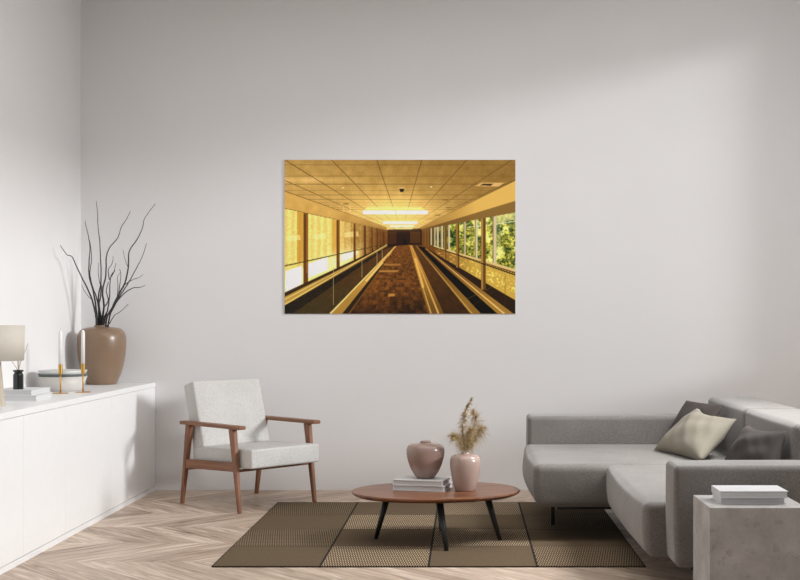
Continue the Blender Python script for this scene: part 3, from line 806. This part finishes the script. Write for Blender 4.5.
for a, b in zip(rings, rings[1:]):
    for k in range(96):
        k2 = (k + 1) % 96
        if len(a) == 1: bm.faces.new((a[0], b[k], b[k2]))
        elif len(b) == 1: bm.faces.new((a[k], a[k2], b[0]))
        else: bm.faces.new((a[k], a[k2], b[k2], b[k]))
link('tabletop', bm, 'walnut_top', ct)
for (bx_, by_), (tx, ty) in (((-0.492, 6.54), (-0.425, 6.53)), ((-0.101, 6.20), (-0.140, 6.32)), ((0.184, 6.50), (0.112, 6.50)), ((-0.138, 6.78), (-0.155, 6.68))):
    link('leg', tube(bmesh.new(), [(bx_ - TCX, by_ - TCY, 0.0075), (tx - TCX, ty - TCY, TH - 0.025)], [0.011, 0.020], 20), 'black_leg', ct, True)

# vases on the coffee table
zb = 0.275 + 0.0574
prof = spline([(0.046, 0.0), (0.054, 0.006), (0.078, 0.045), (0.097, 0.095), (0.105, 0.142), (0.100, 0.172), (0.080, 0.186), (0.045, 0.191), (0.032, 0.192), (0.030, 0.196)], 7)
prof = [(0, 0)] + prof + [(0.031, 0.202), (0.027, 0.203), (0.022, 0.196), (0.024, 0.188), (0.07, 0.16), (0.08, 0.1), (0.03, 0.02), (0, 0.015)]
tag(link('vase', lathe(prof, 64), 'blush_dark', None, True, (-0.223, 6.60, zb)), 'squat mauve vase without flowers on the coffee table books', 'vase')
V2 = (-0.004, 6.515, 0.275)
prof = spline([(0.048, 0.0), (0.055, 0.006), (0.069, 0.05), (0.080, 0.105), (0.084, 0.150), (0.078, 0.180), (0.060, 0.194), (0.036, 0.198), (0.026, 0.199), (0.024, 0.200)], 7)
prof = [(0, 0)] + prof + [(0.025, 0.208), (0.021, 0.209), (0.018, 0.2), (0.02, 0.19), (0.06, 0.165), (0.065, 0.1), (0.03, 0.02), (0, 0.015)]
tag(link('vase', lathe(prof, 64), 'blush_light', None, True, V2), 'slimmer pale pink vase holding dried pampas grass on the coffee table', 'vase')

# dried pampas
gr = thing('dried_pampas', 'small bunch of dried beige pampas grass in the pale pink vase', 'dried grass', (V2[0], V2[1], V2[2] + 0.02))
rg = random.Random(11)
G0 = Vector((V2[0], V2[1], V2[2] + 0.02))
def gp(px, py, Y=6.55): return at(px, py, Y) - G0
plumes = [  # stem-and-plume courses, fluff radius along them
    ([(466, 452), (463.5, 442), (462.5, 430), (464, 417), (467, 407), (472, 398)], 6.50, [6, 11, 11, 7, 5, 2.5]),
    ([(466, 452), (468, 443), (471, 435), (474, 426), (476, 418), (473, 412)], 6.56, [6, 12, 18, 18, 13, 6]),
    ([(465, 452), (462, 444), (457, 438), (453, 436)], 6.47, [6, 12, 14, 7]),
    ([(466, 452), (471, 444), (477, 435), (482, 428)], 6.58, [6, 12, 15, 9]),
    ([(465, 452), (466, 444), (469, 436), (470, 430)], 6.50, [6, 12, 15, 12]),
]
for pts, Y, fl in plumes:
    base = spline([tuple(gp(a, b, 6.55 + (Y - 6.55) * (i / (len(pts) - 1)) * 1.5)) + (f_,) for i, ((a, b), f_) in enumerate(zip(pts, fl))], 8)
    root = [(0, 0, 0.0)] + [q[:3] for q in base]
    st = link('stem', tube(bmesh.new(), root, [0.0012] * len(root), 5), 'plume', gr, True)
    bm = bmesh.new()
    for _ in range(800):
        k = rg.uniform(0.12, 1) * (len(base) - 1.001); i = int(k); t = k - i
        q = [base[i][d] * (1 - t) + base[i + 1][d] * t for d in range(4)]
        p0 = Vector(q[:3]); tan = (Vector(base[i + 1][:3]) - Vector(base[i][:3])).normalized()
        dr = Vector((rg.gauss(0, 1), rg.gauss(0, 1), rg.gauss(0, 1))).normalized()
        L = q[3] / 183 * rg.uniform(0.35, 1.1) * (1.7 if rg.random() < 0.05 else 1)
        dirn = (dr + tan * 0.5).normalized(); p1 = p0 + dirn * L * 0.55; p2 = p0 + dirn * L + Vector((0, 0, -0.25 * L))
        w = dirn.cross(Vector((rg.gauss(0, 1), rg.gauss(0, 1), rg.gauss(0, 1)))).normalized() * (0.0010 if L < 0.05 else 0.0004)
        a, b, c_, d_ = bm.verts.new(p0 - w * .6), bm.verts.new(p0 + w * .6), bm.verts.new(p1 + w), bm.verts.new(p1 - w)
        e = bm.verts.new(p2)
        bm.faces.new((a, b, c_, d_)); bm.faces.new((d_, c_, e))
    link('plume', bm, 'plume', gr)

# ------------------------------------------------------------------ side table
st = link('side_table', newbox(-0.182, 0.182, -0.165, 0.165, 0, 0.5, bev=0.0015), 'concrete', None, False, (1.091, 4.637, 0))
tag(st, 'square concrete block side table in front of the sofa armrest', 'side table')
